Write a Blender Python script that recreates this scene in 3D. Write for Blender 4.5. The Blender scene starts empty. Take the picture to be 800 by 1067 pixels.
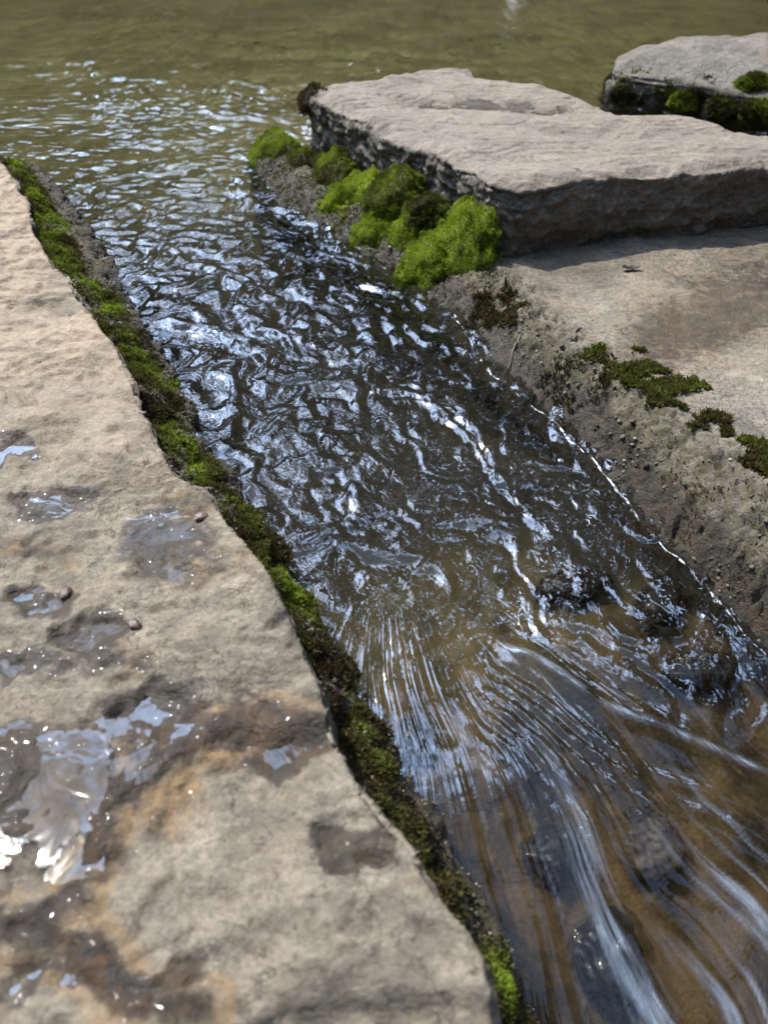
import bpy, math
import numpy as np
R = math.radians
rng = np.random.default_rng(7)
sc = bpy.context.scene
COL = sc.collection

# ------------------------------------------------------------------ noise
_prm = np.random.default_rng(3)
PERM = _prm.permutation(256).astype(np.int32); PERM = np.concatenate([PERM, PERM, PERM])
_g = _prm.normal(size=(256, 3)); GRAD = (_g / np.linalg.norm(_g, axis=1)[:, None]).astype(np.float32)

def gn(p):
    """gradient noise, p (N,3) -> about -1..1"""
    p = np.asarray(p, np.float32)
    i = np.floor(p).astype(np.int32); f = p - i; i &= 255
    u = f * f * f * (f * (f * 6 - 15) + 10)
    out = 0
    for dx in (0, 1):
        wx = u[:, 0] if dx else 1 - u[:, 0]
        a = PERM[i[:, 0] + dx]
        for dy in (0, 1):
            wy = u[:, 1] if dy else 1 - u[:, 1]
            b = PERM[(a + i[:, 1] + dy) & 511]
            for dz in (0, 1):
                wz = u[:, 2] if dz else 1 - u[:, 2]
                g = GRAD[PERM[(b + i[:, 2] + dz) & 511]]
                d = g[:, 0] * (f[:, 0] - dx) + g[:, 1] * (f[:, 1] - dy) + g[:, 2] * (f[:, 2] - dz)
                out = out + d * (wx * wy * wz)
    return out * 1.6

def fbm(p, octv=4, gain=.5, lac=2.03):
    p = np.asarray(p, np.float32); a = 1.; s = 0
    for k in range(octv):
        s = s + a * gn(p + 17.3 * k); p = p * lac; a *= gain
    return s

def P3(x, y, z=0., sx=1., sy=None, sz=None):
    sy = sx if sy is None else sy; sz = sx if sz is None else sz
    x = np.asarray(x, np.float32)
    return np.stack([x * sx, np.asarray(y, np.float32) * sy, np.broadcast_to(np.asarray(z, np.float32) * sz, x.shape)], -1).reshape(-1, 3)

def ss(x, a, b):
    t = np.clip((x - a) / (b - a), 0, 1); return t * t * (3 - 2 * t)

# ------------------------------------------------------------------ camera frame: pixel of the photo -> point in the world
HC = 0.62; TH = R(41.8); FP = 821.; CT, ST = math.cos(TH), math.sin(TH)
def ray(px, py):
    cx = (px - 400) / FP; cy = (533.5 - py) / FP
    return np.array([cx, CT + cy * ST, -ST + cy * CT])
def at(px, py, z=0.):
    d = ray(px, py); t = (z - HC) / d[2]
    return np.array([d[0] * t, d[1] * t, z])
def on_plane(px, py, p, n):
    d = ray(px, py); c = np.array([0, 0, HC]); t = np.dot(np.array(p) - c, n) / np.dot(d, n)
    return c + d * t

# stream axes
O = np.array([.02, .68]); DS = np.array([.49, -.872]); DN = np.array([.872, .49])
def sw(x, y):
    dx, dy = x - O[0], y - O[1]
    return dx * DS[0] + dy * DS[1], dx * DN[0] + dy * DN[1]
def xy(s, w):
    return O[0] + s * DS[0] + w * DN[0], O[1] + s * DS[1] + w * DN[1]

# ------------------------------------------------------------------ nodes
class NT:
    def __init__(s, tree): s.t = tree; s.n = tree.nodes; s.l = tree.links
    def add(s, typ, **kw):
        n = s.n.new(typ)
        for k, v in kw.items():
            if k == 'ins':
                for kk, vv in v.items():
                    if isinstance(vv, bpy.types.NodeSocket): s.l.new(vv, n.inputs[kk])
                    else: n.inputs[kk].default_value = vv
            else: setattr(n, k, v)
        return n
    def noise(s, vec, scale, detail=5, rough=.55, dist=0.):
        return s.add('ShaderNodeTexNoise', ins={'Vector': vec, 'Scale': scale, 'Detail': detail, 'Roughness': rough, 'Distortion': dist}).outputs['Fac']
    def ramp(s, fac, stops, interp='LINEAR'):
        n = s.add('ShaderNodeValToRGB', ins={'Fac': fac}); e = n.color_ramp.elements; n.color_ramp.interpolation = interp
        while len(e) < len(stops): e.new(.5)
        for el, (p, c) in zip(e, stops):
            el.position = p; el.color = (c, c, c, 1) if isinstance(c, (int, float)) else (*c, 1)
        return n.outputs['Color']
    def mix(s, fac, a, b, mode='MIX'):
        n = s.add('ShaderNodeMix', data_type='RGBA', blend_type=mode)
        for k, v in ((0, fac), (6, a), (7, b)):
            if isinstance(v, bpy.types.NodeSocket): s.l.new(v, n.inputs[k])
            else: n.inputs[k].default_value = (*v, 1) if isinstance(v, tuple) and len(v) == 3 else v
        return n.outputs[2]
    def math(s, op, a, b=0., clamp=False):
        n = s.add('ShaderNodeMath', operation=op, use_clamp=clamp)
        for k, v in ((0, a), (1, b)):
            if isinstance(v, bpy.types.NodeSocket): s.l.new(v, n.inputs[k])
            else: n.inputs[k].default_value = v
        return n.outputs[0]
    def attr(s, name, out='Fac'):
        return s.add('ShaderNodeAttribute', attribute_name=name).outputs[out]
    def pos(s): return s.add('ShaderNodeNewGeometry').outputs['Position']
    def mapv(s, vec, scale, rot=(0, 0, 0)):
        return s.add('ShaderNodeMapping', ins={'Vector': vec, 'Scale': scale, 'Rotation': rot}).outputs[0]
    def bump(s, h, strength, dist, normal=None):
        ins = {'Height': h, 'Strength': strength, 'Distance': dist}
        if normal is not None: ins['Normal'] = normal
        return s.add('ShaderNodeBump', ins=ins).outputs[0]

def schlick(t, nrm, f0):
    inc = t.add('ShaderNodeNewGeometry').outputs['Incoming']
    c = t.math('ABSOLUTE', t.add('ShaderNodeVectorMath', operation='DOT_PRODUCT', ins={0: inc, 1: nrm}).outputs['Value'])
    return t.math('ADD', t.math('MULTIPLY', t.math('POWER', t.math('SUBTRACT', 1., c, True), 5.), 1 - f0), f0)

def new_mat(name):
    m = bpy.data.materials.new(name); m.use_nodes = True; m.node_tree.nodes.clear()
    t = NT(m.node_tree); out = t.add('ShaderNodeOutputMaterial')
    return m, t, out

def rock_mat(name, light, mid, dark, warm, wet_to=.38, bump=1., layered=0., rough=.85, grime=.5, speck=.5, big=5., wet_r=.16, coat=.6):
    m, t, out = new_mat(name)
    p = t.pos()
    c = t.mix(t.ramp(t.noise(p, big, 6, .6, .4), [(.36, 0.), (.62, 1.)]), mid, light)
    c = t.mix(t.ramp(t.noise(t.mapv(p, (1, 1.7, 3), (0, 0, .5)), big * 1.7, 5, .6, .8), [(.48, 0.), (.68, .75)]), c, warm)
    c = t.mix(t.ramp(t.noise(p, big * 3.4, 7, .7, .6), [(.46, 0.), (.62, grime)]), c, dark)
    c = t.mix(t.ramp(t.noise(p, 20, 8, .75, .8), [(.42, 0.), (.66, .8)]), c, tuple((a_ + b_) / 2 for a_, b_ in zip(mid, dark)))
    c = t.mix(t.ramp(t.noise(p, 170, 3, .7), [(.36, speck), (.52, 0.)]), c, dark)
    c = t.mix(t.ramp(t.noise(t.mapv(p, (1, 2.4, 2)), 26, 8, .78, 1.2), [(.52, 0.), (.66, .8)]), c, light)
    c = t.mix(t.ramp(t.noise(p, 420, 2, .6), [(.38, speck * .6), (.48, 0.)]), c, dark)
    c = t.mix(t.ramp(t.noise(p, 90, 4, .75), [(.55, 0.), (.75, .35 * speck)]), c, light)
    if layered:
        # pits and hairline cracks of the split stone
        v = t.add('ShaderNodeTexVoronoi', feature='DISTANCE_TO_EDGE', ins={'Vector': t.mapv(t.add('ShaderNodeVectorMath', operation='ADD', ins={0: p, 1: t.add('ShaderNodeTexNoise', ins={'Vector': p, 'Scale': 9., 'Detail': 5.}).outputs['Color']}).outputs[0], (1.3, 3.4, 2)), 'Scale': 2.6}).outputs['Distance']
        crack = t.ramp(v, [(0., 1.), (.02, 0.)])
        c = t.mix(t.math('MULTIPLY', t.math('MULTIPLY', crack, t.ramp(t.noise(p, 7, 3), [(.44, 0.), (.56, 1.)])), layered), c, tuple(x * .45 for x in dark))
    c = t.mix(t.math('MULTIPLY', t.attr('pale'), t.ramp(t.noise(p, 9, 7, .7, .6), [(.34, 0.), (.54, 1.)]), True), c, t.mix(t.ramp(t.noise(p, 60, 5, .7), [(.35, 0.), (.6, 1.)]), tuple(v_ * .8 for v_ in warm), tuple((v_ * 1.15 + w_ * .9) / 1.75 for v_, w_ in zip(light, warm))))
    # algae brown (attribute) and moss-olive grime (attribute)
    an = t.math('MULTIPLY', t.attr('algae'), t.ramp(t.noise(p, 38, 5, .7), [(.3, .3), (.5, 1.)]), True)
    c = t.mix(an, c, t.mix(t.ramp(t.noise(p, 42, 6, .7, .8), [(.38, 0.), (.6, 1.)]), t.mix(t.ramp(t.noise(p, 24, 5, .7), [(.4, 0.), (.6, 1.)]), (.26, .135, .042), (.15, .115, .07)), (.05, .036, .016)))
    lip = t.math('MULTIPLY', t.attr('lip'), t.ramp(t.noise(p, 50, 5, .7), [(.3, .1), (.55, 1.)]), True)
    c = t.mix(lip, c, (.25, .145, .058))
    on = t.math('MULTIPLY', t.attr('olive'), t.ramp(t.noise(p, 55, 6, .75), [(.38, .1), (.58, 1.)]), True)
    c = t.mix(on, c, t.mix(t.ramp(t.noise(p, 110, 3), [(.4, 0.), (.6, 1.)]), (.022, .018, .010), (.07, .062, .022)))
    wn = t.math('ADD', t.attr('wet'), t.math('MULTIPLY', t.math('SUBTRACT', t.noise(p, 60, 5, .7), .5), 1.1))
    wet = t.math('MULTIPLY', t.ramp(wn, [(.38, 0.), (.62, 1.)]), t.ramp(t.attr('wet'), [(.02, 0.), (.12, 1.)]))
    c = t.mix(wet, c, t.mix(1., c, (wet_to, wet_to * .88, wet_to * .70), 'MULTIPLY'))
    r = t.add('ShaderNodeMapRange', ins={0: wet, 3: rough, 4: wet_r}).outputs[0]
    h = t.math('ADD', t.noise(p, 55, 8, .72), t.math('MULTIPLY', t.noise(t.mapv(p, (1, 1.5, 2.5)), 16, 5, .6, .7), .9))
    h = t.math('ADD', h, t.math('MULTIPLY', t.noise(p, 230, 3, .65), .28))
    b = t.add('ShaderNodeBsdfPrincipled', ins={'Base Color': c, 'Roughness': r, 'Normal': t.bump(h, .9, .008 * bump), 'Coat Weight': t.math('MULTIPLY', wet, coat), 'Coat Roughness': .08, 'Coat IOR': 1.6, 'IOR': 1.45})
    t.l.new(b.outputs[0], out.inputs[0])
    return m

def moss_mat(name, stops):
    m, t, out = new_mat(name)
    c = t.ramp(t.attr('tint'), stops)
    b = t.add('ShaderNodeBsdfPrincipled', ins={'Base Color': c, 'Roughness': .7, 'Specular IOR Level': .25})
    tr = t.add('ShaderNodeBsdfTranslucent', ins={'Color': c})
    mx = t.add('ShaderNodeMixShader', ins={0: .35, 1: b.outputs[0], 2: tr.outputs[0]})
    t.l.new(mx.outputs[0], out.inputs[0])
    return m

def plain_mat(name, col, rough=.8, var=.4, scale=30., bump=.3):
    m, t, out = new_mat(name); p = t.pos(); n = t.noise(p, scale, 6, .65)
    c = t.mix(t.ramp(n, [(.35, 0.), (.65, 1.)]), tuple(x * (1 - var) for x in col), tuple(min(1, x * (1 + var)) for x in col))
    b = t.add('ShaderNodeBsdfPrincipled', ins={'Base Color': c, 'Roughness': rough, 'Normal': t.bump(n, .5, .004 * bump)})
    t.l.new(b.outputs[0], out.inputs[0]); return m

# ------------------------------------------------------------------ objects
def tag(o, label=None, cat=None, group=None, kind=None):
    for k, v in (('label', label), ('category', cat), ('group', group), ('kind', kind)):
        if v: o[k] = v
    return o

def mesh_obj(name, verts, faces, mat, parent=None, smooth=True, attrs=None):
    """faces: (M,k) int array or list of arrays of differing k"""
    me = bpy.data.meshes.new(name)
    verts = np.asarray(verts, np.float32)
    fl = faces if isinstance(faces, list) else [faces]
    fl = [np.asarray(f, np.int32) for f in fl if len(f)]
    loops = np.concatenate([f.ravel() for f in fl])
    tot = np.concatenate([np.full(len(f), f.shape[1], np.int32) for f in fl])
    st = np.concatenate([[0], np.cumsum(tot)[:-1]]).astype(np.int32)
    me.vertices.add(len(verts)); me.vertices.foreach_set('co', verts.ravel())
    me.loops.add(len(loops)); me.loops.foreach_set('vertex_index', loops)
    me.polygons.add(len(tot)); me.polygons.foreach_set('loop_start', st); me.polygons.foreach_set('loop_total', tot)
    me.update(calc_edges=True); me.validate()
    if smooth: me.polygons.foreach_set('use_smooth', np.ones(len(tot), bool))
    set_attrs(me, attrs)
    o = bpy.data.objects.new(name, me); COL.objects.link(o)
    if mat: me.materials.append(mat)
    if parent: o.parent = parent
    return o

def set_attrs(me, attrs):
    for k, v in (attrs or {}).items():
        v = np.asarray(v, np.float32)
        a = me.attributes.new(k, 'FLOAT_VECTOR' if v.ndim == 2 else 'FLOAT', 'POINT')
        a.data.foreach_set('vector' if v.ndim == 2 else 'value', v.ravel())

def grid_faces(ny, nx):
    i = np.arange(ny * nx, dtype=np.int32).reshape(ny, nx)
    return np.stack([i[:-1, :-1], i[:-1, 1:], i[1:, 1:], i[1:, :-1]], -1).reshape(-1, 4)

def poly_dist(x, y, poly):
    """distance to the closed outline, positive inside"""
    P = np.asarray(poly, np.float32); Q = np.roll(P, -1, 0)
    d2 = np.full(x.shape, 1e9, np.float32); ins = np.zeros(x.shape, bool)
    for a, b in zip(P, Q):
        e = b - a; t = np.clip(((x - a[0]) * e[0] + (y - a[1]) * e[1]) / (e @ e + 1e-12), 0, 1)
        d2 = np.minimum(d2, (x - a[0] - t * e[0]) ** 2 + (y - a[1] - t * e[1]) ** 2)
        c = ((a[1] > y) != (b[1] > y)) & (x < (b[0] - a[0]) * (y - a[1]) / (b[1] - a[1] + 1e-12) + a[0])
        ins ^= c
    return np.sqrt(d2) * np.where(ins, 1, -1)

def resample(poly, step, jit=0., freq=12.):
    P = np.asarray(poly, np.float64); out = []
    for a, b in zip(P, np.roll(P, -1, 0)):
        n = max(1, int(np.linalg.norm(b - a) / step))
        for k in range(n): out.append(a + (b - a) * k / n)
    out = np.array(out)
    if jit:
        out[:, 0] += jit * fbm(P3(out[:, 0], out[:, 1], 3.1, freq), 4); out[:, 1] += jit * fbm(P3(out[:, 0], out[:, 1], 9.7, freq), 4)
    return out

def voxel_rock(poly, z0, z1, voxel, batter=None):
    """closed prism -> even quad mesh -> (verts, normals, faces)"""
    n = len(poly); me = bpy.data.meshes.new('tmp')
    bot = poly if batter is None else batter
    v = [(x, y, z1) for x, y in poly] + [(x, y, z0) for x, y in bot]
    f = [list(range(n)), list(range(2 * n - 1, n - 1, -1))] + [[(k + 1) % n, k, n + k, n + (k + 1) % n] for k in range(n)]
    me.from_pydata(v, [], f); me.update()
    return remesh(me, voxel)

def remesh(me, voxel):
    o = bpy.data.objects.new('tmp', me); COL.objects.link(o)
    md = o.modifiers.new('r', 'REMESH'); md.mode = 'VOXEL'; md.voxel_size = voxel
    sm = o.modifiers.new('s', 'SMOOTH'); sm.factor = .5; sm.iterations = 4
    dg = bpy.context.evaluated_depsgraph_get(); dg.update()
    m2 = bpy.data.meshes.new_from_object(o.evaluated_get(dg))
    bpy.data.objects.remove(o); bpy.data.meshes.remove(me)
    nv = len(m2.vertices); co = np.empty(nv * 3, np.float32); m2.vertices.foreach_get('co', co); co = co.reshape(-1, 3)
    no = np.empty(nv * 3, np.float32); m2.vertex_normals.foreach_get('vector', no); no = no.reshape(-1, 3)
    q = np.empty(len(m2.loops), np.int32); m2.loops.foreach_get('vertex_index', q)
    tot = np.empty(len(m2.polygons), np.int32); m2.polygons.foreach_get('loop_total', tot)
    st = np.concatenate([[0], np.cumsum(tot)[:-1]])
    faces = []
    for k in (3, 4):
        idx = st[tot == k]
        if len(idx): faces.append(q[idx[:, None] + np.arange(k)])
    bpy.data.meshes.remove(m2)
    return co, no, faces

def mesh_samples(o, n, keep=None):
    """n random points with normals on a mesh object (world = local here)"""
    me = o.data; k = len(me.polygons)
    c = np.empty(k * 3, np.float32); me.polygons.foreach_get('center', c); c = c.reshape(-1, 3)
    nn = np.empty(k * 3, np.float32); me.polygons.foreach_get('normal', nn); nn = nn.reshape(-1, 3)
    a = np.empty(k, np.float32); me.polygons.foreach_get('area', a)
    w = a * (keep(c, nn) if keep else 1.)
    w = np.maximum(w, 0); i = rng.choice(k, n, p=w / w.sum())
    j = rng.normal(size=(n, 3)).astype(np.float32); j -= (j * nn[i]).sum(1)[:, None] * nn[i]
    return c[i] + j * np.sqrt(a[i])[:, None] * .5, nn[i]

def shoots(pts, nrm, length, width, tint, splay=.55, up=.4, leaves=3):
    """little moss shoots: 'leaves' tapered blades fanning from every point"""
    V, F, T = [], [], []
    n = len(pts)
    for k in range(leaves):
        d = nrm + rng.normal(size=(n, 3)) * splay; d[:, 2] += up
        d /= np.linalg.norm(d, axis=1)[:, None]
        side = np.cross(d, rng.normal(size=(n, 3))); side /= np.linalg.norm(side, axis=1)[:, None]
        L = (length * rng.uniform(.55, 1.25, n))[:, None]; W = (width * rng.uniform(.7, 1.3, n))[:, None]
        droop = rng.normal(size=(n, 3)) * .18 * L
        a = pts - side * W * .5; b = pts + side * W * .5
        m1 = pts + d * L * .55 + side * W * .65; m0 = pts + d * L * .55 - side * W * .65
        tip = pts + d * L + droop
        base = sum(len(v) for v in V)
        V.append(np.stack([a, b, m1, tip, m0], 1).reshape(-1, 3))
        i = np.arange(n)[:, None] * 5 + base
        F.append(np.concatenate([i, i + 1, i + 2, i + 3, i + 4], 1))
        T.append(np.repeat(np.clip(tint + rng.normal(size=n) * .07, 0, 1), 5))
    return np.concatenate(V), np.concatenate(F), np.concatenate(T)

# ------------------------------------------------------------------ materials
M_left = rock_mat('sandstone_wet', (.295, .24, .165), (.168, .142, .100), (.068, .056, .037), (.28, .20, .125), layered=.75, bump=.8, grime=.65, wet_to=.30, coat=.05, wet_r=.48)
M_slab = rock_mat('sandstone_dry', (.27, .23, .178), (.165, .142, .11), (.065, .054, .04), (.275, .215, .155), layered=.85, bump=1., grime=.65)
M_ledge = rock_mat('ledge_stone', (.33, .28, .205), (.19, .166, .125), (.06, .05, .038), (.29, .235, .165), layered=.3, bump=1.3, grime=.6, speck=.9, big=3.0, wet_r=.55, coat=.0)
M_block = rock_mat('grey_stone', (.25, .222, .175), (.175, .152, .118), (.07, .06, .045), (.22, .18, .13), layered=.3, bump=1.2, grime=.6, speck=.8, big=6, wet_r=.35, coat=.2)
M_bank = rock_mat('bank_soil', (.16, .12, .075), (.10, .078, .045), (.04, .03, .018), (.13, .085, .045), bump=2., grime=.8, speck=.9, big=12, wet_r=.4, coat=.15)
M_wetst = rock_mat('streambed_stone', (.10, .07, .04), (.06, .042, .026), (.022, .017, .012), (.12, .065, .028), bump=1.2, rough=.35, big=14)
M_moss = moss_mat('moss_green', [(0., (.035, .024, .010)), (.28, (.065, .052, .014)), (.5, (.105, .118, .016)), (.75, (.20, .27, .020)), (1., (.33, .40, .035))])
M_twig = plain_mat('dry_twig', (.10, .075, .05), .8)
M_leaf = plain_mat('dead_leaf_brown', (.035, .022, .014), .6)
M_peb = plain_mat('pebble_brown', (.085, .05, .03), .5)
M_pale = plain_mat('pale_stone', (.55, .55, .53), .7, .15)

# ------------------------------------------------------------------ water level
def ridge_line(x, y):
    """signed distance from the standing wave that runs from the lip towards the right bank, and the way along it"""
    a = at(520, 672, -.04)[:2]; b = at(800, 775, -.07)[:2]; e = b - a; L = np.linalg.norm(e); e = e / L
    u = (x - a[0]) * e[0] + (y - a[1]) * e[1]; v = -(x - a[0]) * e[1] + (y - a[1]) * e[0]
    return u / L, v + .018 * np.sin(u / L * 3.0)

def level(x, y):
    s, w = sw(x, y)
    k = 1 - ss(y, 1.0, 1.6)
    z = -(.045 * ss(s, -.15, .25) + .24 * ss(s + .10 * np.clip(-w, -.1, .15), .16, .78)) * k
    u, v = ridge_line(x, y)
    z = z + .014 * ss(v, -.02, .05) * ss(u, -.1, .3) * k
    return z

# ------------------------------------------------------------------ ground / stream bed
def bed_h(x, y):
    s, w = sw(x, y); n = x.shape
    lv = level(x, y)
    f1 = fbm(P3(x, y, 1., 3.), 4).reshape(n); f2 = fbm(P3(x, y, 2., 14.), 4).reshape(n); f3 = fbm(P3(x, y, 2., 45.), 3).reshape(n)
    deep = .15 * (1 - ss(s, -.45, .05)) + .035
    z = lv - deep - .012 * ss(s, .2, .4) + .035 * f1 * (deep / .15) + .018 * f2 * np.clip(deep / .12, .5, 1) + .004 * f3
    z = np.minimum(z, lv - .012)
    z = z - .25 * ss(np.abs(w + .1), .9, 1.4) * 0
    # banks round the pool and beside the lower stream
    far = np.maximum(ss(y, 6.5, 8.5), ss(np.abs(x), 4.2, 6.)) 
    side = ss(np.abs(x + .1), 1.5, 2.1) * (1 - ss(y, 1.5, 2.1))
    hill = np.maximum(0, np.maximum(y - 7.5, np.abs(x) - 6))
    z = z + (far * .75 + .16 * np.clip(hill, 0, 45) + .5 * f1 * far * .3) + side * .42 + side * .12 * f1
    return z

def axis(dense0, dense1, step, lo, hi, g=1.06):
    a = list(np.arange(dense0, dense1, step)); s = step; v = a[-1]
    while v < hi: s *= g; v += s; a.append(v)
    s = step; v = a[0]; pre = []
    while v > lo: s *= g; v -= s; pre.append(v)
    return np.array(pre[::-1] + a)

xs = axis(-.9, .95, .008, -70, 70); ys = axis(-.1, 2.3, .008, -30, 90)
X, Y = np.meshgrid(xs, ys)
bz = bed_h(X, Y)
sB, wB = sw(X, Y)
fan = ss(sB, -.05, .30) * (1 - ss(wB - .35 * ss(sB, .1, .4), .06, .2))
chan = (1 - ss(Y, 1.4, 2.5)) * (1 - fan)
land = np.clip(np.maximum(ss(Y, 6.7, 8), ss(np.abs(X), 4.5, 6)), 0, 1)
m, t, out = new_mat('stream_bed')
p = t.pos()
fl = t.add('ShaderNodeMapping', ins={'Vector': p, 'Rotation': (0, 0, -R(60.6)), 'Scale': (1, 1, 1)}).outputs[0]
fl = t.mapv(t.mapv(p, (1, 1, 1), (0, 0, R(60.6))), (.8, 2.6, 1))
pool = t.mix(t.ramp(t.noise(t.mapv(p, (1, 2.2, 1)), 2.6, 5, .6, .5), [(.35, 0.), (.65, 1.)]), (.22, .205, .09), (.44, .40, .205))
pool = t.mix(t.ramp(t.noise(p, 9, 6, .7), [(.5, 0.), (.68, .8)]), pool, (.12, .09, .04))
chn = t.mix(t.ramp(t.noise(p, 12, 6, .7), [(.4, 0.), (.7, 1.)]), (.014, .012, .009), (.045, .034, .018))
fn = t.mix(t.ramp(t.noise(fl, 9, 6, .65, .6), [(.38, 0.), (.62, 1.)]), (.075, .050, .026), (.33, .21, .105))
fn = t.mix(t.ramp(t.noise(p, 10, 6, .7, .8), [(.56, 0.), (.72, .9)]), fn, (.42, .30, .16))
fn = t.mix(t.ramp(t.noise(fl, 6, 5, .65), [(.48, 0.), (.60, .85)]), fn, (.032, .022, .014))
c = t.mix(t.attr('chan'), pool, chn); c = t.mix(t.attr('fan'), c, fn)
lnd = t.mix(t.noise(p, 3, 6, .7), (.05, .035, .016), (.11, .075, .03)); c = t.mix(t.attr('land'), c, lnd)
b = t.add('ShaderNodeBsdfPrincipled', ins={'Base Color': c, 'Roughness': .8, 'Normal': t.bump(t.noise(p, 40, 7, .7), .8, .012)})
t.l.new(b.outputs[0], out.inputs[0])
o = mesh_obj('ground', np.stack([X, Y, bz], -1).reshape(-1, 3), grid_faces(*X.shape), m,
             attrs={'chan': chan.ravel(), 'fan': fan.ravel(), 'land': land.ravel()})
tag(o, 'brown silty bed of the pool and stream seen through the water', None, None, 'structure')

# ------------------------------------------------------------------ water
def graded(segs, lo, hi, g):
    mid = np.concatenate([np.arange(a, b, st) for a, b, st in segs]); out = list(mid); st = segs[-1][2]; v = out[-1]
    while v < hi: st *= g; v += st; out.append(v)
    st = segs[0][2]; v = out[0]; pre = []
    while v > lo: st *= g; v -= st; pre.append(v)
    return np.array(pre[::-1] + out)
xs = graded([(-1., -.22, .0046), (-.22, .52, .0029), (.52, 1., .0046)], -6.5, 6.5, 1.05); ys = graded([(.1, .80, .0029), (.80, 2.3, .0042)], -2.5, 9, 1.03)
X, Y = np.meshgrid(xs, ys); x, y = X.ravel(), Y.ravel()
s, w = sw(x, y); lv = level(x, y)
# polar coordinates of the fan of water that spreads from the lip
Q = at(395, 520, 0)[:2]
rr = np.hypot(x - Q[0], y - Q[1]); ph = np.arctan2(y - Q[1], x - Q[0])
ph = ph + .07 * fbm(P3(x, y, 41., 3.5), 2) + .010 * gn(P3(x, y, 43., 16.))
u, v = ridge_line(x, y)
fanm = ss(s + .04 * fbm(P3(x, y, 91., 8.), 2), -.08, .26) * ss(rr, .07, .19) * (1 - ss(v, .0, .05) * ss(u, -.2, .2))
turb = ss(-s, -.15, .1) * (1 - ss(y, 1.55, 2.3))
rside = ss(w + .03 * fbm(P3(x, y, 71., 9.), 2), .06, .15) * (1 - ss(s, .22, .42))
turb = np.maximum(turb, rside); fanm = fanm * (1 - .8 * rside)
turb = np.maximum(turb, .9 * ss(-s, -.22, .02) * (1 - ss(y, 1.55, 2.3)))
turb = np.maximum(turb, ss(v, .0, .05) * ss(s, -.1, .05) * (1 - fanm))
left_quiet = 1 - .0 * ss(-w, -.05, .1)
pool = ss(y, 1.3, 2.1)
# warped flow coordinates
wx = fbm(P3(s, w, .3, 7.), 3); wy = fbm(P3(s, w, 5.3, 7.), 3)
a1 = gn(P3(s * 8 + wx * 1.3, w * 11 + wy * 1.3, .0)); a2 = gn(P3(s * 19 + wx * 3.4, w * 27 + wy * 3.4, 4.))
a3 = gn(P3(s * 52 + wx * 6 + a2 * .8, w * 76 + wy * 6, 8.))
rid = 1 - np.abs(a2) * 2
d_t = .0070 * a1 + .0050 * a2 + .0015 * a3 + .0011 * rid
p1 = gn(P3(x * 3 + wx * .4, y * 10, 2.)); p2 = gn(P3(x * 10 + wx, y * 30 + wy, 3.)); p3 = gn(P3(x * 22, y * 70, 6.))
d_p = .0028 * p1 + .0022 * p2 + .0007 * p3
f1 = gn(P3(ph * 9, rr * 3, 1.)); f2 = gn(P3(ph * 30 + wx * .4, rr * 4, 2.)); f3 = gn(P3(ph * 62, rr * 5, 3.))
f4 = gn(P3(ph * 7 + wx, rr * 60, 7.))
fmod = (.30 + .70 * ss(rr, .14, .42)) * (.6 + .6 * ss(fbm(P3(x, y, 81., 7.), 3), -.4, .4)); fall = ss(s + .10 * gn(P3(x, y, 95., 9.)), .18, .55)
d_f = (.0032 + .0085 * fall) * f1 * ss(rr, .1, .35) + (.0015 + .0020 * fall) * f2 * fmod + (.0006 + .0005 * fall) * f3 * fmod + .0010 * f4 * (1 - fall)
# standing wave and the train of small crests below it
wv = v + .006 * gn(P3(u * 3, v * 10, 5.))
rg = ss(u, -.05, .12)
train = np.cos(wv / (.0125 + .006 * u) * 2 * np.pi) * np.exp(-((wv + .045) / .06) ** 2) * .0022 * (.5 + .5 * ss(gn(P3(u * 6, v * 25, 6.)), -.3, .3))
d_r = rg * (.009 * np.exp(-(wv / .010) ** 2) + train)
near_bank = np.exp(-((w - np.interp(s, [-1.3, -.4, -.07, .33], [.337, .325, .277, .25])) / .008) ** 2)
patch = .72 + .5 * ss(fbm(P3(s * 1.0, w * 1.6, 61., 3.6), 3), -.35, .35)
rif = 0
for a_, b_, ex_, ey_ in ((330, 42, .5, .22), (385, 62, .3, .12), (480, 52, .5, .10), (70, 66, .25, .06), (225, 108, .15, .05)):
    q_ = at(a_, b_, 0); rif = np.maximum(rif, np.exp(-((x - q_[0]) / ex_) ** 2 - ((y - q_[1]) / (ey_ * 1.6)) ** 2))
d_p = d_p * (1 + 3.6 * rif)
z = lv + turb * d_t * patch + pool * (1 - .2 * ss(y, 2.3, 3.4)) * d_p * 1.25 * (1 - .5 * turb) + fanm * d_f + d_r
# aerated water: streaks on the fall and the broken crest
f5 = gn(P3(ph * 44, rr * 2.5, 13.)); fo = .42 * ss(s + .10 * gn(P3(ph * 12, rr * 1.5, 9.)), .26, .54) * np.maximum(.8 * ss(f1 * .35 + f2 * .75, .22, .55), ss(f5 + .3 * f1, .26, .55))
fo = np.maximum(fo, .42 * ss(f5 + .5 * f2, -.1, .4) * ss(s + .05 * f2, .44, .54) * np.exp(-((w - .03 - .04 * f1) / .045) ** 2) * ss(f1 + f2, -.5, .4))
fo = np.maximum(fo, rg * np.exp(-((wv - .002) / .0032) ** 2) * .4 * ss(gn(P3(u * 9, v * 40, 2.)), -.3, .3))
m, t, out = new_mat('water')
fv = t.attr('flow', 'Vector'); fp = t.attr('polar', 'Vector'); p = t.pos(); fm = t.attr('fanm')
n_t = t.math('MULTIPLY', t.noise(t.mapv(fv, (1, 1.4, 1)), 65, 1.5, .45, 1.3), .24)
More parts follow.
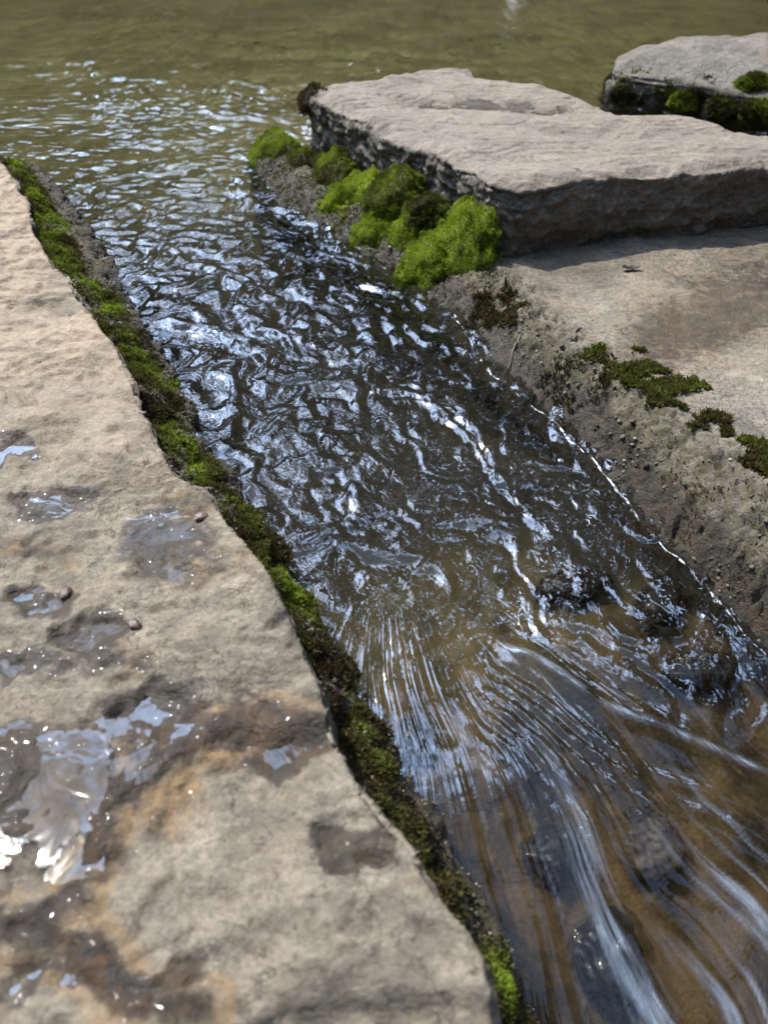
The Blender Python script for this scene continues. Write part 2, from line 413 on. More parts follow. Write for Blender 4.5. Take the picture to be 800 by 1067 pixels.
n_f = t.add('ShaderNodeMath', operation='ADD', ins={0: t.noise(t.mapv(fp, (.07, 1, 1)), 105, 1.5, .5, .15), 1: t.math('MULTIPLY', t.noise(t.mapv(fp, (.7, .5, 1)), 90, 2, .5, .6), .22)}).outputs[0]
n_p = t.math('MULTIPLY', t.noise(t.mapv(p, (.6, 2.4, 1)), 22, 1.5, .5, .8), .5)
n_f = t.math('MULTIPLY', n_f, t.math('MULTIPLY', t.attr('fmod'), .85))
h = t.add('ShaderNodeMix', data_type='FLOAT', ins={0: fm, 2: n_t, 3: n_f}).outputs[0]
h = t.add('ShaderNodeMix', data_type='FLOAT', ins={0: t.attr('pool'), 2: h, 3: n_p}).outputs[0]
nrm = t.bump(h, 1., .0055)
fr = schlick(t, nrm, .075)
tr = t.add('ShaderNodeBsdfTransparent', ins={'Color': (.80, .79, .69, 1)})
gl = t.add('ShaderNodeBsdfGlossy', ins={'Color': (1, 1, 1, 1), 'Roughness': t.math('ADD', .02, t.math('MULTIPLY', t.attr('calm'), .03)), 'Normal': nrm})
rf = t.add('ShaderNodeBsdfRefraction', ins={'Color': (.72, .70, .60, 1), 'Roughness': .0, 'IOR': 1.33, 'Normal': nrm})
tr = t.add('ShaderNodeMixShader', ins={0: .6, 1: tr.outputs[0], 2: rf.outputs[0]})
mx = t.add('ShaderNodeMixShader', ins={0: fr, 1: tr.outputs[0], 2: gl.outputs[0]})
df = t.add('ShaderNodeBsdfDiffuse', ins={'Color': (.52, .61, .72, 1), 'Normal': nrm})
foam_sheen = t.math('MULTIPLY', t.attr('foam_sheen'), t.ramp(t.noise(t.mapv(fp, (.07, 1, 1)), 190, 3, .6), [(.36, .02), (.66, 1.)]), True)
m2 = t.add('ShaderNodeMixShader', ins={0: foam_sheen, 1: mx.outputs[0], 2: df.outputs[0]})
t.l.new(m2.outputs[0], out.inputs[0])
o = mesh_obj('stream_water', np.stack([x, y, z], -1), grid_faces(*X.shape), m,
             attrs={'calm': ss(y, 2.0, 3.0), 'fmod': fmod, 'flow': np.stack([s, w, np.zeros_like(s)], -1), 'polar': np.stack([rr * 1.2, ph * .42, np.zeros_like(rr)], -1), 'fanm': fanm, 'pool': pool * (1 - turb * .6), 'foam_sheen': fo})
tag(o, 'clear rippling water running from the pool down between the slabs', None, None, 'structure')

# ------------------------------------------------------------------ left slab
edge_px = [(0, 165), (10, 176), (20, 200), (32, 220), (37, 240), (48, 262), (52, 274), (75, 283), (90, 312), (107, 340), (130, 375), (142, 410), (155, 442), (172, 470), (187, 492),
           (220, 503), (232, 530), (250, 563), (277, 592), (305, 635), (320, 670), (345, 735), (352, 765), (372, 800), (400, 845), (437, 888), (465, 945), (500, 992), (508, 1012)]
ZL = .07
poly = [tuple(at(a, b, ZL)[:2]) for a, b in edge_px]
poly += [(.075, .12), (.06, .05), (-.03, .04), (-.25, .03), (-.5, .05), (-1.1, .15), (-1.5, .75), (-1.62, 1.45), (-1.3, 1.95), (-.95, 1.86)]
WET = [(15, 467, 30, 13, 1), (50, 520, 48, 15, 1), (40, 620, 40, 22, 1), (165, 565, 62, 48, .8), (225, 590, 45, 20, .5), (95, 655, 48, 26, 1), (20, 690, 45, 18, 1), (285, 655, 26, 14, .7),
       (155, 740, 50, 34, 1), (215, 745, 110, 40, .8), (300, 770, 60, 34, .9), (40, 825, 105, 85, 1), (375, 880, 58, 28, 1), (150, 1020, 60, 34, .9), (40, 1010, 55, 26, .7),
       (130, 880, 40, 60, .6), (100, 690, 60, 30, .6), (275, 750, 60, 30, .8)]
POOLS = [(12, 467, 24, 9, 'a'), (48, 520, 34, 9, 'a'), (36, 620, 36, 16, 'a'), (168, 565, 40, 34, 'g'), (93, 655, 38, 19, 'a'), (18, 690, 34, 11, 'a'), (285, 656, 16, 8, 'a'),
         (152, 735, 26, 18, 'a'), (196, 767, 16, 13, 'a'), (303, 772, 38, 20, 'a'), (28, 832, 82, 66, 'g'), (372, 880, 46, 20, 'g'), (146, 1022, 34, 18, 'g'), (112, 772, 52, 26, 'g'), (52, 895, 56, 34, 'g'), (205, 590, 36, 14, 'g'), (38, 1012, 24, 12, 'a')]
ALG = [(30, 570, 60, 13, .9), (200, 520, 40, 16, .9), (230, 590, 40, 20, .5), (215, 770, 120, 32, .9), (150, 830, 45, 45, .9), (95, 900, 40, 45, 1.), (30, 965, 70, 14, 1), (150, 1035, 80, 22, .7), (65, 605, 14, 14, 1), (110, 690, 40, 30, .6), (10, 790, 45, 30, .8), (35, 860, 70, 50, .5), (100, 770, 50, 30, .6)]
def blob(x, y, L, z=ZL, warp=.014, soft=.5):
    """soft union of ellipses given in photo pixels, warped so that their rims are ragged"""
    n1 = fbm(P3(x, y, 11., 18.), 5, .6); n2 = fbm(P3(x, y, 23., 18.), 5, .6)
    X2, Y2 = x + n1 * warp, y + n2 * warp; r = np.zeros_like(x)
    for q in L:
        c = at(q[0], q[1], z); ex = abs(at(q[0] + q[2], q[1], z)[0] - c[0]); ey = abs(at(q[0], q[1] - q[3], z)[1] - at(q[0], q[1] + q[3], z)[1]) / 2
        k = q[4] if not isinstance(q[4], str) else 1.
        d = np.sqrt(((X2 - c[0]) / ex) ** 2 + ((Y2 - c[1]) / ey) ** 2)
        r = np.maximum(r, k * (1 - ss(d, soft, 1.25)))
    return r
RIMS = ([(340, 752), (290, 745), (215, 752), (160, 790), (115, 835), (95, 880), (75, 935), (40, 962), (-20, 968)], [(-20, 968), (50, 975), (100, 1000), (135, 1035), (195, 1048)])
def rim_dist(x, y):
    d = np.full(x.shape, 9., np.float32)
    for pts in RIMS:
        L = [at(a, b, ZL)[:2] for a, b in pts]
        for A, B in zip(L[:-1], L[1:]):
            e = B - A; tt = np.clip(((x - A[0]) * e[0] + (y - A[1]) * e[1]) / (e @ e), 0, 1); d = np.minimum(d, np.hypot(x - A[0] - tt * e[0], y - A[1] - tt * e[1]))
    return d
def left_top(x, y):
    """height of the left slab's worn top over its nominal plane"""
    f = fbm(P3(x, y, 4., 3.5), 4) * .004 + fbm(P3(x, y * 1.6, 6., 18.), 5, .55) * .0022 + fbm(P3(x, y, 6., 70.), 3) * .0006
    q = fbm(P3(x, y * 1.7, 14., 5.), 4)                      # thin layers split off the bedding plane
    st = (np.floor(q * 5 + .5) - q * 5); lay = .0040 * (np.floor(q * 5) + ss(q * 5 - np.floor(q * 5), .90, 1.))
    f = f + lay
    f = f - .0060 * blob(x, y, POOLS, soft=.05, warp=.02) - (.0025 - .0034 * fbm(P3(x, y * 1.5, 51., 34.), 4, .6)) * blob(x, y, WET, soft=.2, warp=.02)
    # raised rusty rims round the big puddle and by the near edge
    d = rim_dist(x, y) + .006 * fbm(P3(x, y, 31., 30.), 4)
    f = f + .0016 * np.exp(-((d - .002) / .007) ** 2) - .0016 * np.exp(-((d - .018) / .009) ** 2)
    f = f + (.0022 * fbm(P3(x, y, 57., 48.), 4, .6)) * np.exp(-(d / .035) ** 2)
    return f
co, no, faces = voxel_rock(resample(poly, .012, .006, 14), -.30, ZL, .0036)
top = ss(no[:, 2], .55, .9); vis = co[:, 2] > -.25
x, y, z = co.T
h = left_top(x, y)
co = co + no * ((1 - top) * (fbm(co * np.array([14, 14, 50.]), 5, .6) * .006 + fbm(co * np.array([5, 5, 30.]), 3) * .006) - .004 * (no[:, 2] > .2) * (1 - top))[:, None]
co[:, 2] += h * top
dn = poly_dist(x, y, poly)
yb = y - .166 - .006 * fbm(P3(x, x * 0, 2., 9.), 3) + .03 * ss(-x, .02, .14)
co[:, 2] -= (.55 * np.clip(-yb, 0, .2) + .011 * ss(-yb, -.006, .004)) * ss(z, -.1, .06)
wet = np.maximum(.9 * blob(x, y, [(a, b, c * 1.25, d_ * 1.25, e) for a, b, c, d_, e in WET], soft=.3, warp=.02), .5 * blob(x, y, ALG)) * top; alg = blob(x, y, ALG, warp=.02) * top; rd = rim_dist(x, y) + .007 * fbm(P3(x, y, 37., 26.), 4, .6); alg = np.maximum(alg, (1 - ss(rd, .006, .020)) * .95 * top)
wet = np.maximum(wet, (1 - ss(rd, .004, .024)) * .72 * top)
oliv = (1 - top) * ss(-z, -.075, .0) * .9
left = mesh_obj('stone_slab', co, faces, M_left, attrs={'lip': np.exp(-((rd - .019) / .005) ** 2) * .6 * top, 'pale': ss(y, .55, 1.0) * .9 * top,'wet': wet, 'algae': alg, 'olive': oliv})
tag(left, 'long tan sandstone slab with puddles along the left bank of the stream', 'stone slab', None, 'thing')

# mossy sloping side of the left slab
NS, NW = 620, 46
S, K = np.meshgrid(np.linspace(-1.42, .62, NS), np.linspace(0, 1, NW), indexing='ij')
sa, ka = S.ravel(), K.ravel()
ex = np.array([sw(*q) for q in poly[:29]]); ex = ex[np.argsort(ex[:, 0])]
wtop = np.interp(sa, ex[:, 0], ex[:, 1]) - .03
wbot = np.interp(sa, [-1.4, -1.0, -.6, -.2, 0, .3, .6], [-.115, -.105, -.125, -.146, -.150, -.134, -.122]) + .014 * fbm(P3(sa, sa * 0, 3., 9.), 4)
bx, by = xy(sa, wbot); lvb = level(bx, by)
kk = np.clip(ka / .72, 0, 1)
ww = wtop + (wbot - wtop) * kk + .02 * ss(ka, .72, 1.)
ztop = np.interp(sa, [-1.4, -.2, .1, .3, .45, .6], [.052, .046, .035, .02, .0, -.03])
zz = ztop + (lvb + .004 - ztop) * kk ** 1.5 - .13 * ss(ka, .7, 1.)
bx, by = xy(sa, ww)
lump = fbm(P3(bx, by, zz, 24.), 4, .6)
bx += DN[0] * lump * .006; by += DN[1] * lump * .006; zz += lump * .008 + .003 * fbm(P3(bx, by, zz, 90.), 3)
bank = mesh_obj('mossy_side', np.stack([bx, by, zz], -1), grid_faces(NS, NW)[:, ::-1], M_bank, left,
                attrs={'olive': .9 * np.ones(len(bx)), 'wet': ss(ka, .5, .75) * .7, 'algae': np.zeros(len(bx))})
fno = np.empty(len(bank.data.polygons) * 3, np.float32); bank.data.polygons.foreach_get('normal', fno)
if fno.reshape(-1, 3)[:, 2].mean() < 0: bank.data.flip_normals()

def strip_density(c, n):
    s_, w_ = sw(c[:, 0], c[:, 1]); wt = np.interp(s_, ex[:, 0], ex[:, 1]); q = (w_ - wt) / .065
    cl = fbm(c * 22., 4) ; big = fbm(c * 6. + 5, 2)
    d = (.10 + ss(cl + .6 * big, -.35, .3)) * ss(q, -.2, .12) * (1 - ss(q, .70, .98)) * np.interp(s_, [-1.4, -.3, .05, .2, .28, .6], [1, .8, 1, .9, .5, .4])
    return d * (c[:, 2] > level(c[:, 0], c[:, 1]) + .002)
pts, nr = mesh_samples(bank, 80000, strip_density)
s_, w_ = sw(pts[:, 0], pts[:, 1]); wt = np.interp(s_, ex[:, 0], ex[:, 1]); q = (w_ - wt) / .065
tint = .36 + .42 * fbm(pts * 15., 4, .6) + .22 * np.exp(-((q - .55) / .25) ** 2) + np.interp(s_, [-1.4, -.9, -.3, 0, .2, .6], [.12, .16, -.02, .02, -.10, -.18]) - .12
lift = np.clip(fbm(pts * 30. + 3, 3), -.2, 1) * .010
V, F, T = shoots(pts + nr * lift[:, None], nr, .0052, .0012, tint, .7, .35, 2)
o = mesh_obj('moss', V, F, M_moss, attrs={'tint': T}, smooth=False)
tag(o, 'long band of green and olive moss along the stream side of the left slab', None, None, 'stuff')

# puddles: sheets of water lying in the hollows of the left slab
m, t, out = new_mat('puddle_water'); p = t.pos()
nrm = t.bump(t.noise(p, 28, 2.5, .5, .8), .45, .0018)
fr = schlick(t, nrm, .045)
tr = t.add('ShaderNodeBsdfTransparent', ins={'Color': (.86, .84, .8, 1)}); gl = t.add('ShaderNodeBsdfGlossy', ins={'Roughness': .045, 'Normal': nrm})
mx = t.add('ShaderNodeMixShader', ins={0: fr, 1: tr.outputs[0], 2: gl.outputs[0]}); t.l.new(mx.outputs[0], out.inputs[0]); M_pud = m
PL = ['small shallow puddle farthest up the left slab at the frame edge', 'thin bright puddle beside a dark mossy stain on the left slab', 'bright puddle touching a small brown pebble on the left slab',
      'glittering broken puddle nearest the mossy step in the slab edge', 'bluish puddle beside a small reddish pebble on the left slab', 'narrow puddle at the left frame edge just above the large puddle',
      'tiny dark puddle close to the stream edge of the left slab', 'blue puddle in the rusty wet hollow mid slab', 'smallest puddle beside the blue one in the rusty hollow', 'grey streaked puddle at the slab edge right of the rusty hollow',
      'largest lavender white puddle held by the rusty rim', 'dark grey puddle alone on the dry near part of the slab', 'glinting puddle at the foot of the rusty rim near the slab end', 'mottled film of water between the blue puddle and the large puddle', 'mottled film of water just below the large puddle inside the rusty rim', 'thin film of water along the brown stain by the moss strip', 'small murky puddle in the near left corner of the slab']
for q, lab in zip(POOLS, PL):
    c = at(q[0], q[1], ZL); e1 = at(q[0] + q[2] * 1.7, q[1], ZL)[0] - c[0]; e2 = (at(q[0], q[1] - q[3] * 1.7, ZL)[1] - at(q[0], q[1] + q[3] * 1.7, ZL)[1]) / 2
    gx, gy = np.meshgrid(np.arange(c[0] - e1, c[0] + e1, .0016), np.arange(c[1] - e2, c[1] + e2, .0016)); n = gx.shape
    hh = left_top(gx.ravel(), gy.ravel()); b = blob(gx.ravel(), gy.ravel(), [q], warp=.02, soft=.05)
    core = hh[b > .5]
    if len(core) < 20: core = hh
    lev = np.percentile(core, 50 if q[4] == 'a' else 40)
    ok = ((hh < lev + .0004) & (b > .04)).reshape(n)
    zz = ZL + np.where(hh < lev, lev, lev) + .0006 * 0
    f = grid_faces(*n); keep = ok.ravel()[f].any(1); f = f[keep]
    us, inv = np.unique(f, return_inverse=True)
    vv = np.stack([gx.ravel(), gy.ravel(), np.full(gx.size, ZL + lev)], -1)[us]
    o = mesh_obj('puddle', vv, inv.reshape(-1, 4), M_pud); tag(o, lab, 'puddle', 'puddles on the left slab')

# ------------------------------------------------------------------ lower ledge on the right
ZB = .035
wl = [(262, 160), (272, 185), (290, 213), (345, 243), (398, 275), (448, 312), (478, 332), (500, 376), (538, 412), (578, 442), (612, 475), (642, 512), (680, 560), (735, 615), (800, 690)]
poly = []
for a, b in wl:
    z_ = 0.
    for _ in range(4): q = at(a, b, z_); z_ = float(level(q[0], q[1]))
    poly.append(tuple(q[:2] - DN * .012))
poly += [(.66, .22), (.9, -.2), (1.9, -.3), (2.1, 1.2), (1.3, 1.62), (.75, 1.75), (.3, 2.0), (-.1, 2.02), (-.3, 1.98)]
co, no, faces = voxel_rock(resample(poly, .014, .008, 14), -.35, ZB, .0042)
x, y, z = co.T; top = ss(no[:, 2], .5, .9); d = poly_dist(x, y, poly)
rough = 1 - ss(d + .03 * fbm(P3(x, y, 3., 7.), 3), .10, .19)
lvx = level(x, y)
h = fbm(P3(x, y, 9., 4.), 4) * .005 + fbm(P3(x, y, 2., 30.), 4) * (.0018 + .0035 * rough)
h += rough * (np.abs(fbm(P3(x, y, 2., 42.), 4, .7)) * -.015 + .006)
slope = (1 - ss(d, .0, .13)) ** 1.7
h -= slope * (.05 - lvx) + .02 * (1 - ss(d, .0, .02)); rwater = ss(.012 - (ZB + h - lvx), .0, .02)
rock_zone = ss(y, 1.15, 1.35) * (1 - ss(d, .0, .1))
h += rock_zone * .012
co = co + no * ((1 - top) * fbm(co * 18., 4, .6) * .008)[:, None]; co[:, 2] += h * ss(z, -.33, .03)
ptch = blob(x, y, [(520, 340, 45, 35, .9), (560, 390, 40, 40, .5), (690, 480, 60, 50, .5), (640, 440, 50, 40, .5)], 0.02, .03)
warmw = ss(-y, -.95, -.65) * rough
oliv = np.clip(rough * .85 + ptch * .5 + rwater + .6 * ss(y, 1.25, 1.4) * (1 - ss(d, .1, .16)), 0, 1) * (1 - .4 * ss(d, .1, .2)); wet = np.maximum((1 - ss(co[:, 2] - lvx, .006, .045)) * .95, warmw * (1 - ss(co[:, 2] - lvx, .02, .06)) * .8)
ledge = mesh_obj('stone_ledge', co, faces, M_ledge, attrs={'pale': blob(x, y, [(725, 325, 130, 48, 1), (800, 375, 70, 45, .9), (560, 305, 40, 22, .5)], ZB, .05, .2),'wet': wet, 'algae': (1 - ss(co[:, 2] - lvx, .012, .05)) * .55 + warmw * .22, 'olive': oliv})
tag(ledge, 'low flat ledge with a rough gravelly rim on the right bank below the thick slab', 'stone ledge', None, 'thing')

def crumbs(name, o, n, keep, r0, r1, mat, label):
    pts, nn = mesh_samples(o, n, keep)
    ph_ = (1 + 5 ** .5) / 2
    I = np.array([(-1, ph_, 0), (1, ph_, 0), (-1, -ph_, 0), (1, -ph_, 0), (0, -1, ph_), (0, 1, ph_), (0, -1, -ph_), (0, 1, -ph_), (ph_, 0, -1), (ph_, 0, 1), (-ph_, 0, -1), (-ph_, 0, 1)]) / 1.9
    IF = np.array([(0, 11, 5), (0, 5, 1), (0, 1, 7), (0, 7, 10), (0, 10, 11), (1, 5, 9), (5, 11, 4), (11, 10, 2), (10, 7, 6), (7, 1, 8), (3, 9, 4), (3, 4, 2), (3, 2, 6), (3, 6, 8), (3, 8, 9), (4, 9, 5), (2, 4, 11), (6, 2, 10), (8, 6, 7), (9, 8, 1)])
    rad = r0 * (r1 / r0) ** (rng.uniform(0, 1, n) ** 2.2)
    v = I[None] * (1 + .3 * rng.normal(size=(n, 12, 1))) * rng.uniform(.55, 1.2, (n, 1, 3))
    q = rng.normal(size=(n, 3, 3)); q, _ = np.linalg.qr(q); v = np.einsum('nij,nkj->nki', q, v) * rad[:, None, None] + (pts + nn * rad[:, None] * .25)[:, None]
    T = np.repeat(np.clip(.5 + .5 * fbm(pts * 16., 3) + rng.normal(size=n) * .22, 0, 1), 12)
    ob = mesh_obj(name, v.reshape(-1, 3), (IF[None] + np.arange(n)[:, None, None] * 12).reshape(-1, 3), mat, attrs={'tint': T}, smooth=False)
    return tag(ob, label, None, None, 'stuff')
m, t, out = new_mat('grit'); p = t.pos()
c = t.ramp(t.attr('tint'), [(0., (.022, .017, .010)), (.35, (.055, .042, .022)), (.65, (.12, .10, .066)), (.9, (.17, .145, .10)), (1., (.26, .225, .17))])
b = t.add('ShaderNodeBsdfPrincipled', ins={'Base Color': c, 'Roughness': .65, 'Normal': t.bump(t.noise(p, 500, 3), .6, .002)}); t.l.new(b.outputs[0], out.inputs[0]); M_grit = m
def rim_keep(c, n):
    d_ = poly_dist(c[:, 0], c[:, 1], poly_ledge); cl = fbm(c * 20., 4) + .7 * fbm(c * 7., 2)
    return (c[:, 2] > level(c[:, 0], c[:, 1]) - .004) * (1 - ss(d_ + .05 * fbm(c * 8., 3), .08, .17)) * (.12 + ss(cl, -.2, .5)) * (d_ > 0) * (n[:, 2] > .2)
poly_ledge = poly
crumbs('gravel', ledge, 11000, rim_keep, .0007, .0036, M_grit, 'loose brown and grey grit along the rim of the low ledge')
def bank_keep(c, n):
    s_, w_ = sw(c[:, 0], c[:, 1]); cl = fbm(c * 22., 4) + .5 * fbm(c * 6. + 5, 2)
    return (c[:, 2] > level(c[:, 0], c[:, 1]) - .003) * (.15 + ss(-cl, -.3, .3)) * np.interp(s_, [-1.4, .1, .3, .6], [.7, .7, 1.3, 1.3])
crumbs('soil', bank, 7000, bank_keep, .0008, .0030, M_grit, 'crumbly brown soil between the moss under the left slab edge')

# shine on the water's raised edge at the ledge, modelled as a white strand
def sheen_rim(pts_px, wid, jit):
    P = []
    for a, b in pts_px:
        z_ = 0.
        for _ in range(4): q = at(a, b, z_); z_ = float(level(q[0], q[1]))
        P.append(q)
    P = np.array(P); L = np.concatenate([[0], np.cumsum(np.linalg.norm(np.diff(P, axis=0), axis=1))]); tt = np.linspace(0, L[-1], 420)
    C = np.stack([np.interp(tt, L, P[:, k]) for k in range(3)], -1)
    C[:, 0] += jit * fbm(P3(tt, tt * 0, 1., 22.), 4); C[:, 1] += jit * fbm(P3(tt, tt * 0, 7., 22.), 4)
    C[:, 2] = level(C[:, 0], C[:, 1]) + .002 + .002 * fbm(P3(tt, tt * 0, 4., 40.), 2)
    r = wid * np.clip(.55 + 1.3 * fbm(P3(tt, tt * 0, 9., 34.), 4), .04, 1.9) * (.6 + .4 * ss(fbm(P3(tt, tt * 0, 12., 9.), 3), -.25, .25))
    T = np.gradient(C, axis=0); T /= np.linalg.norm(T, axis=1)[:, None]; N = np.cross(T, [0, 0, 1]); U = np.cross(N, T)
    ang = np.linspace(0, 2 * np.pi, 9)[:-1]
    V = C[:, None] + r[:, None, None] * (np.cos(ang)[None, :, None] * N[:, None] * 1.2 + np.sin(ang)[None, :, None] * U[:, None] * .7)
    n, k = V.shape[:2]; i = np.arange(n * k).reshape(n, k); j = np.roll(i, -1, 1)
    return V.reshape(-1, 3), np.stack([i[:-1], j[:-1], j[1:], i[1:]], -1).reshape(-1, 4)
m, t, out = new_mat('white_sheen'); p = t.pos()
fr = t.ramp(t.noise(p, 90, 4, .7), [(.47, .0), (.64, .75)])
tr = t.add('ShaderNodeBsdfTransparent'); gl = t.add('ShaderNodeBsdfPrincipled', ins={'Base Color': (.8, .83, .86, 1), 'Roughness': .15, 'IOR': 1.5, 'Normal': t.bump(t.noise(p, 160, 3), .6, .003)})
mx = t.add('ShaderNodeMixShader', ins={0: fr, 1: tr.outputs[0], 2: gl.outputs[0]}); t.l.new(mx.outputs[0], out.inputs[0])
V, F = sheen_rim([(470, 325), (490, 358), (500, 378), (538, 412), (575, 440), (612, 475), (642, 512), (680, 560), (735, 615), (775, 662), (815, 705)], .0022, .005)
o = mesh_obj('foam_sheen', V, F, m); tag(o, 'thin white strand painted as the shine where the water laps the ledge', None, None, 'stuff')

# ------------------------------------------------------------------ thick slab A
ZA = .16
tpx = [(512, 187), (475, 166), (430, 147), (400, 137), (372, 121), (350, 111), (332, 104), (319, 92), (352, 84), (400, 77), (440, 71), (488, 69), (500, 80), (530, 84), (560, 85), (600, 95), (625, 103), (650, 112), (680, 116), (720, 119), (760, 130), (800, 138)]
polyA = [tuple(at(a, b, ZA)[:2]) for a, b in tpx]
polyA += [(.95, 1.50), (1.05, 1.52), (.98, 1.545)][:0] + [(1.0, 1.57), (1.15, 1.60), (1.2, 1.56), (1.0, 1.50)] + [tuple(at(a, b, ZA)[:2]) for a, b in [(800, 166), (740, 172), (660, 178), (580, 188), (545, 193)]]
polyA = np.array(polyA); cen = np.array([.35, 1.65])
rp = resample(polyA, .012, .005, 16)
co, no, faces = voxel_rock(rp, .012, ZA, .0036)
x, y, z = co.T; top = ss(no[:, 2], .6, .92)
h = fbm(P3(x, y, 4., 3.), 4) * .004 + fbm(P3(x, y * 1.6, 6., 18.), 5, .55) * .0016
qn = fbm(P3(x * .7, y * 1.5, 33., 5.), 4); h += .0026 * (np.floor(qn * 4) + ss(qn * 4 - np.floor(qn * 4), .9, 1.))
c1 = at(520, 104, ZA); h -= .008 * blob(x, y, [(495, 106, 80, 7, 1), (560, 112, 40, 4, .8)], ZA, .02)
h -= .045 * ss(x, .45, 1.15)*0
dA = poly_dist(x, y, polyA)
h -= .012 * (1 - ss(dA + .012 * fbm(P3(x, y, 1., 12.), 4), .0, .04)) ** 2
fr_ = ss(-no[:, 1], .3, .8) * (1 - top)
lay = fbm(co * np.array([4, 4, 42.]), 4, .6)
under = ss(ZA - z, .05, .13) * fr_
co = co + no * ((1 - top) * (lay * .004 + fbm(co * 9., 3) * .006 + fbm(co * 34., 5, .68) * .0055) - under * (.010 + .02 * np.clip(fbm(co * np.array([7, 7, 12.]), 3), -.5, 1)))[:, None]
co[:, 2] += h * ss(z, .06, .15)
lf = ss(-no[:, 0], .35, .75) * (1 - top)
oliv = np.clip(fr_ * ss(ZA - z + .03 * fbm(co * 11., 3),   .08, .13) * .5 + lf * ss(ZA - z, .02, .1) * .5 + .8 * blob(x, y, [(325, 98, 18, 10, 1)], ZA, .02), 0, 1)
wetA = blob(x, y, [(495, 106, 75, 6, .9), (560, 112, 40, 4, .8)], ZA, .03) * top
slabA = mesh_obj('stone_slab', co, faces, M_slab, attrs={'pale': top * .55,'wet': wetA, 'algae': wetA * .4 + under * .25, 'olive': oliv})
tag(slabA, 'thick pale slab with green moss cushions on its stream side, resting on the low ledge', 'stone slab', None, 'thing')

# rock C in the pool, right
def pos_c(a, b, z): return tuple(at(a, b, z)[:2])
pc = [pos_c(634, 96, .02), pos_c(628, 80, .05), (.66, 2.62), (.85, 2.78), (1.15, 2.85), (1.5, 2.7), (1.6, 2.3), (1.3, 2.06), pos_c(800, 135, 0.), pos_c(740, 122, 0), pos_c(690, 113, 0.)]
pc = np.array(pc); cc = pc.mean(0)
rp = resample(pc, .02, .01, 10)
co, no, faces = voxel_rock((rp - cc) * .93 + cc, -.25, .115, .006, rp)
x, y, z = co.T; top = ss(no[:, 2], .6, .9); dC = poly_dist(x, y, pc)
co = co + no * (fbm(co * 7., 4) * .012 + (1 - ss(z, .0, .06)) * fbm(co * 40., 4, .6) * .008 + (1 - top) * fbm(co * np.array([6, 6, 26.]), 4) * .008)[:, None]
co[:, 2] -= .05 * (1 - ss(dC, .0, .15)) ** 2 * ss(z, .03, .12); co[:, 2] -= .02 * ss(x, .9, 1.4) * 0
oliv = (1 - ss(z + .03 * fbm(co * 14., 4, .6), .0, .05)) * (1 - top) * .8
blk = mesh_obj('boulder', co, faces, M_block, attrs={'wet': (1 - ss(co[:, 2], .0, .03)) * .8, 'algae': np.zeros(len(x)), 'olive': oliv})
tag(blk, 'grey rounded boulder in the pool at the upper right, mossy along its foot', 'boulder')

# ------------------------------------------------------------------ moss cushions
def cushion(c, rad, nrm, tint, label, group, n=2600, flat=.6, length=.010, name='moss_cushion', cat='moss', tvar=.2):
    nrm = np.array(nrm, float); nrm /= np.linalg.norm(nrm)
    u_, v_ = np.meshgrid(np.linspace(0, 2 * np.pi, 49)[:-1], np.linspace(0, np.pi, 25))
    D = np.stack([np.cos(u_) * np.sin(v_), np.sin(u_) * np.sin(v_), np.cos(v_)], -1).reshape(-1, 3)
    a = np.array([nrm[1], -nrm[0], 0.]); a = a / (np.linalg.norm(a) + 1e-9) if np.linalg.norm(a) > .05 else np.array([1., 0, 0]); b = np.cross(nrm, a)
    seed = np.array(c) * 31
    rad = np.array(rad, float)
    def surf(D):
        l = 1 + .26 * fbm(D * 1.4 + seed, 3) + .12 * fbm(D * 5. + seed, 2)
        return (np.outer(D[:, 0] * rad[0] * l, a) + np.outer(D[:, 1] * rad[1] * l, b) + np.outer(D[:, 2] * rad[2] * l, nrm)) + c
    core_v = surf(D) * 1.; core_v = np.array(c) + (core_v - c) * .93
    nu, nv = 48, 25; i = np.arange(nv * nu).reshape(nv, nu); j = np.roll(i, -1, 1)
    core_f = np.stack([i[:-1], i[1:], j[1:], j[:-1]], -1).reshape(-1, 4)
    dd = rng.normal(size=(n, 3)); dd[:, 2] = np.abs(dd[:, 2]) - .25; dd /= np.linalg.norm(dd, axis=1)[:, None]
    pts = surf(dd); nn = np.outer(dd[:, 0] / rad[0], a) + np.outer(dd[:, 1] / rad[1], b) + np.outer(dd[:, 2] / rad[2], nrm); nn /= np.linalg.norm(nn, axis=1)[:, None]
    ti = tint + tvar * fbm(pts * 22., 3)
    V, F, T = shoots(pts, nn, length, length * .16, ti, .32, .05, 2)
    k = len(core_v)
    n_ = n
    o = mesh_obj(name, np.concatenate([core_v, V]), [core_f, F + k], M_moss, attrs={'tint': np.concatenate([np.full(k, max(.05, tint - .2)), T])}, smooth=False)
    return tag(o, label, cat, group)
fa = np.array([.21, 1.32, 0]); fb = np.array([-.167, 1.895, 0]); fn_ = np.array([-.836, -.548, 0.])
G = 'moss cushions on the thick slab'
